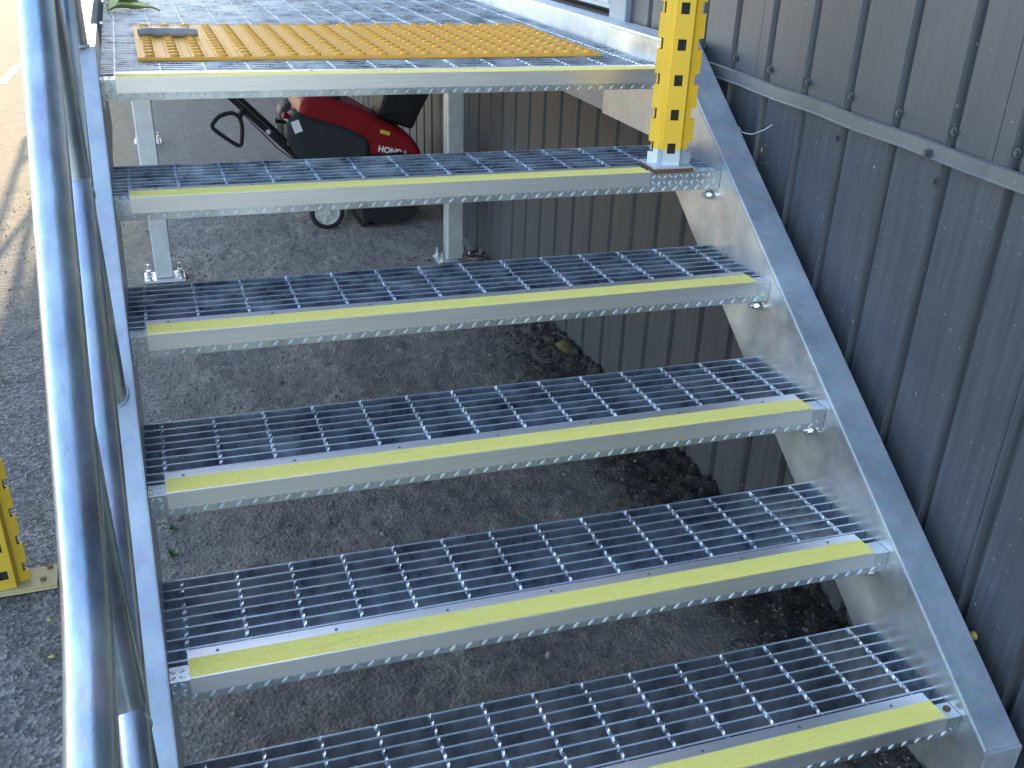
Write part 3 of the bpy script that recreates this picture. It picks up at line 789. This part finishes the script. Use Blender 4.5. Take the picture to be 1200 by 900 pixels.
# fuel cap, choke knob
mb = MB(); mb.tube([(0.93, SBY0+0.07, 0.60), (0.93, SBY0+0.07, 0.622), (0.93, SBY0+0.07, 0.632), (0.932, SBY0+0.07, 0.652)], [0.052, 0.046, 0.036, 0.034], 20); part('fuel_cap', mb, M['black'], sb, True, (1, 3.45, 0))
mb = MB(); mb.tube([(0.715, SBY0+0.03, 0.545), (0.685, SBY0+0.02, 0.555)], 0.014, 12); part('choke_knob', mb, M['red'], sb, True, (1, 3.45, 0))
mb = MB(); mb.tube([(0.70, SBY0+0.05, 0.515), (0.655, SBY0+0.03, 0.525), (0.648, SBY0+0.03, 0.525)], [0.008, 0.008, 0.018], 10); part('ignition_key', mb, M['black'], sb, True, (1, 3.45, 0))
# discharge chute
mb = MB(); vs = []
for (xa, xb, z, ya, yb_) in ((1.165, 1.345, 0.45, 3.35, 3.53), (1.172, 1.385, 0.54, 3.335, 3.545), (1.200, 1.435, 0.63, 3.33, 3.55), (1.225, 1.465, 0.74, 3.335, 3.545), (1.28, 1.465, 0.80, 3.34, 3.54)):
    vs += [(xa, ya, z+(0.06 if z < .5 else 0)), (xb, ya, z), (xb, yb_, z), (xa, yb_, z+(0.06 if z < .5 else 0))]
fs = [(i*4+j, i*4+(j+1) % 4, i*4+4+(j+1) % 4, i*4+4+j) for i in range(4) for j in range(4)]+[(3, 2, 1, 0), (16, 17, 18, 19)]
mb.add(vs, fs); part('chute', mb, M['black'], sb, loc=(1, 3.45, 0), bev=0.015)
# auger housing with side plates, scraper and paddle auger
mb = MB(); side = [(1.05, 0.05), (1.02, 0.22), (1.10, 0.36), (1.26, 0.37), (1.32, 0.32), (1.33, 0.07), (1.29, 0.03), (1.12, 0.015)]
for y in (3.20, 3.70): mb.prism(side, y-0.006, y+0.006, 'y')
mb.prism([(1.05, 0.02), (1.02, 0.22), (1.10, 0.355), (1.26, 0.365), (1.32, 0.315), (1.31, 0.30), (1.25, 0.345), (1.12, 0.33), (1.06, 0.22), (1.08, 0.03)], 3.207, 3.693, 'y')
ah = part('auger_housing', mb, M['black'], sb, loc=(1, 3.45, 0))
mb = MB(); mb.cyl((1.20, 3.207, 0.15), (1.20, 3.693, 0.15), 0.018, 12); part('auger_shaft', mb, M['black'], ah, loc=(1, 3.45, 0))
for s_ in (0, 1):
    mb = MB(); vs = []; fs = []
    for i in range(25):
        t = i/24; a = t*2*math.pi+s_*math.pi
        vs += [(1.20+0.02*math.cos(a), 3.22+0.46*t, 0.15+0.02*math.sin(a)), (1.20+0.108*math.cos(a), 3.22+0.46*t, 0.15+0.108*math.sin(a))]
        if i: fs.append((2*i-2, 2*i-1, 2*i+1, 2*i))
    mb.add(vs, fs); o = part('auger_paddle', mb, M['rubber'], ah, loc=(1, 3.45, 0)); q = o.modifiers.new('t', 'SOLIDIFY'); q.thickness = 0.008
mb = MB(); mb.box(1.03, 1.10, 3.205, 3.695, 0.006, 0.014); part('scraper_blade', mb, M['black'], sb, loc=(1, 3.45, 0))
# wheels with spoked rims
for y in (3.215, 3.70):
    wh = MB(); cxw, czw, rw = 0.862, 0.090, 0.088
    wh.tube([(cxw+(rw-0.013)*math.cos(t*math.pi/16), y, czw+(rw-0.013)*math.sin(t*math.pi/16)) for t in range(32)], 0.0130, 10, closed=True)
    w_ = part('wheel', wh, M['rubber'], sb, True, (cxw, y, czw), 0)
    rm = MB()
    rm.tube([(cxw+(rw-0.026)*math.cos(t*math.pi/16), y, czw+(rw-0.026)*math.sin(t*math.pi/16)) for t in range(32)], 0.0065, 8, closed=True)
    rm.cyl((cxw, y-0.016, czw), (cxw, y+0.016, czw), 0.017, 16)
    for k in range(6):
        a = k*math.pi/3+0.3
        for da in (-.10, .10):
            rm.tube([(cxw+0.014*math.cos(a+da*2), y, czw+0.014*math.sin(a+da*2)), (cxw+(rw-0.028)*math.cos(a+da), y, czw+(rw-0.028)*math.sin(a+da))], 0.006, 6)
    rm.cyl((cxw, y+0.004, czw), (cxw, y+0.007, czw), rw-0.024, 24)
    part('rim', rm, M['rim'], w_, True, (cxw, y, czw))
mb = MB(); mb.cyl((0.862, 3.22, 0.09), (0.862, 3.69, 0.09), 0.009, 10); part('axle', mb, M['black'], sb, loc=(1, 3.45, 0))
# handlebars, cross loop, starter grip
mb = MB()
mb.tube(arc([(0.80, 3.245, 0.29), (0.44, 3.245, 0.650), (0.20, 3.245, 0.88), (0.12, 3.27, 0.90), (0.12, 3.65, 0.90), (0.20, 3.675, 0.88), (0.44, 3.675, 0.650), (0.80, 3.675, 0.29)], 5, .05), 0.0135, 14)
hb = part('handlebar', mb, M['black'], sb, True, (1, 3.45, 0), 60)
mb = MB(); mb.tube([(0.775, 3.31, 0.34), (0.47, 3.31, 0.655), (0.25, 3.31, 0.86)], 0.011, 12); part('control_bar', mb, M['black'], hb, True, (1, 3.45, 0), 60)
mb = MB(); mb.tube([(0.735, 3.225, 0.335), (0.64, 3.222, 0.412), (0.52, 3.222, 0.545), (0.49, 3.222, 0.58)], 0.0030, 8); part('cable', mb, M['black'], hb, True, (1, 3.45, 0))
for t_, (bx, bz) in enumerate(((0.605, 0.487), (0.675, 0.415))):
    mb = MB(); mb.cyl((bx, 3.236, bz), (bx, 3.226, bz), 0.011, 10); part('clamp_bolt', mb, M['rim'] if t_ == 0 else M['black'], hb, loc=(1, 3.45, 0))
mb = MB()
loop = [(0.470, 0.565), (0.438, 0.580), (0.385, 0.566), (0.352, 0.535), (0.350, 0.515), (0.372, 0.492), (0.440, 0.440), (0.462, 0.430), (0.474, 0.440), (0.483, 0.500), (0.482, 0.535)]
sm = []
for i in range(len(loop)):
    a, b_, c_, d = (loop[(i+k-1) % len(loop)] for k in range(4))
    for t in (0, .25, .5, .75):
        sm.append(tuple(0.5*((2*b_[q])+(-a[q]+c_[q])*t+(2*a[q]-5*b_[q]+4*c_[q]-d[q])*t*t+(-a[q]+3*b_[q]-3*c_[q]+d[q])*t**3) for q in (0, 1)))
mb.tube([(x, 3.222, z) for x, z in sm], 0.0098, 10, closed=True)
mb.tube([(0.475, 3.222, 0.560), (0.500, 3.232, 0.598)], 0.012, 10)
part('pull_grip', mb, M['black'], sb, True, (1, 3.45, 0), 60)

# ================================================================ SMALL THINGS
# cobweb strand by the stringer
mb = MB(); mb.tube([(1.440, 0.33, G+0.470), (1.465, 0.355, G+0.452), (1.478, 0.33, G+0.452), (1.486, 0.29, G+0.470), (1.490, 0.262, G+0.488)], 0.0009, 6)
o = part('string', mb, M['white'], None, True, (1.47, 0.31, G+.46)); tag(o, 'thin pale strand hanging between the right stringer and the wall', 'string')
# yellow husk caught on the wall
def flake(name, x, y, z, s_, col, label, cat, upright_=False, group=None):
    mb = MB(); n = 9
    ring = []
    for i in range(n):
        a = 6.2832*i/n; r_ = s_*random.uniform(.6, 1.15)
        if upright_: ring.append((x-0.004*random.random(), y+r_*math.cos(a), z+r_*math.sin(a)))
        else: ring.append((x+r_*1.5*math.cos(a), y+r_*math.sin(a), z+0.003*random.random()))
    c_ = (x-0.010, y, z) if upright_ else (x, y, z+0.006)
    mb.add(ring+[c_], [(i, (i+1) % n, n) for i in range(n)])
    o = part(name, mb, col, None, True, (x, y, z), 0); q = o.modifiers.new('t', 'SOLIDIFY'); q.thickness = 0.0012
    return tag(o, label, cat, group)
mleaf = paint('dry_yellow_leaf', (0.42, 0.32, 0.05), (0.30, 0.20, 0.05), 0.7)
flake('dry_leaf', WX-0.003, -0.742, 0.262, 0.014, mleaf, 'small dry yellow leaf stuck to the grey wall near the bottom right', 'leaf', True)
for (x, y, lb) in ((-0.304, 0.051, 'tiny yellow leaf on the asphalt left of the handrail bend'), (-0.317, 0.194, 'tiny yellow leaf on asphalt just below the weathered upright')):
    flake('dry_leaf', x, y, gz(x, y)+0.002, 0.006, mleaf, lb, 'leaf')
# weeds beside the left stringer
mweed = paint('weed_green', (0.05, 0.10, 0.025), (0.08, 0.14, 0.04), 0.6)
for (x, y, lb) in ((-0.02, 0.533, 'tiny green weed beside left stringer, farther of two'), (-0.028, 0.407, 'tiny green weed beside left stringer, nearer of two')):
    mb = MB(); z0 = gz(x, y)
    for k in range(16):
        a = random.uniform(0, 6.28); l_ = random.uniform(.008, .022); w_ = l_*.35
        d = Vector((math.cos(a), math.sin(a), random.uniform(.3, .9))).normalized(); s_ = d.cross(Vector((0, 0, 1))).normalized()*w_
        p0 = Vector((x, y, z0)); mb.add([p0, p0+d*l_*.5+s_, p0+d*l_, p0+d*l_*.5-s_], [(0, 1, 2, 3)])
    tag(part('weed', mb, mweed, None, False, (x, y, z0)), lb, 'weed')
# stones one can pick out
for (x, y, s_, lb, mm) in ((0.774, -0.262, 0.012, 'pale stone on dirt behind the lowest tread', M['stone']), (1.455, 1.40, 0.040, 'ochre rock half buried in mulch at the wall base', paint('ochre_rock', (0.10, 0.072, 0.022), (0.06, 0.045, 0.02), 0.9))):
    mb = MB(); n = 10; vs = []; z0 = gz(x, y)
    for i in range(5):
        for j in range(n):
            ph = -0.6+i*0.5; r_ = s_*math.cos(ph)*random.uniform(.8, 1.15)
            vs.append((x+r_*math.cos(.628*j), y+1.3*r_*math.sin(.628*j), z0+s_*0.2+s_*0.7*math.sin(ph)))
    fs = [(i*n+j, i*n+(j+1) % n, (i+1)*n+(j+1) % n, (i+1)*n+j) for i in range(4) for j in range(n)]+[tuple(4*n+j for j in range(n))]
    mb.add(vs, fs); tag(part('stone', mb, mm, None, True, (x, y, z0), 50), lb, 'stone')
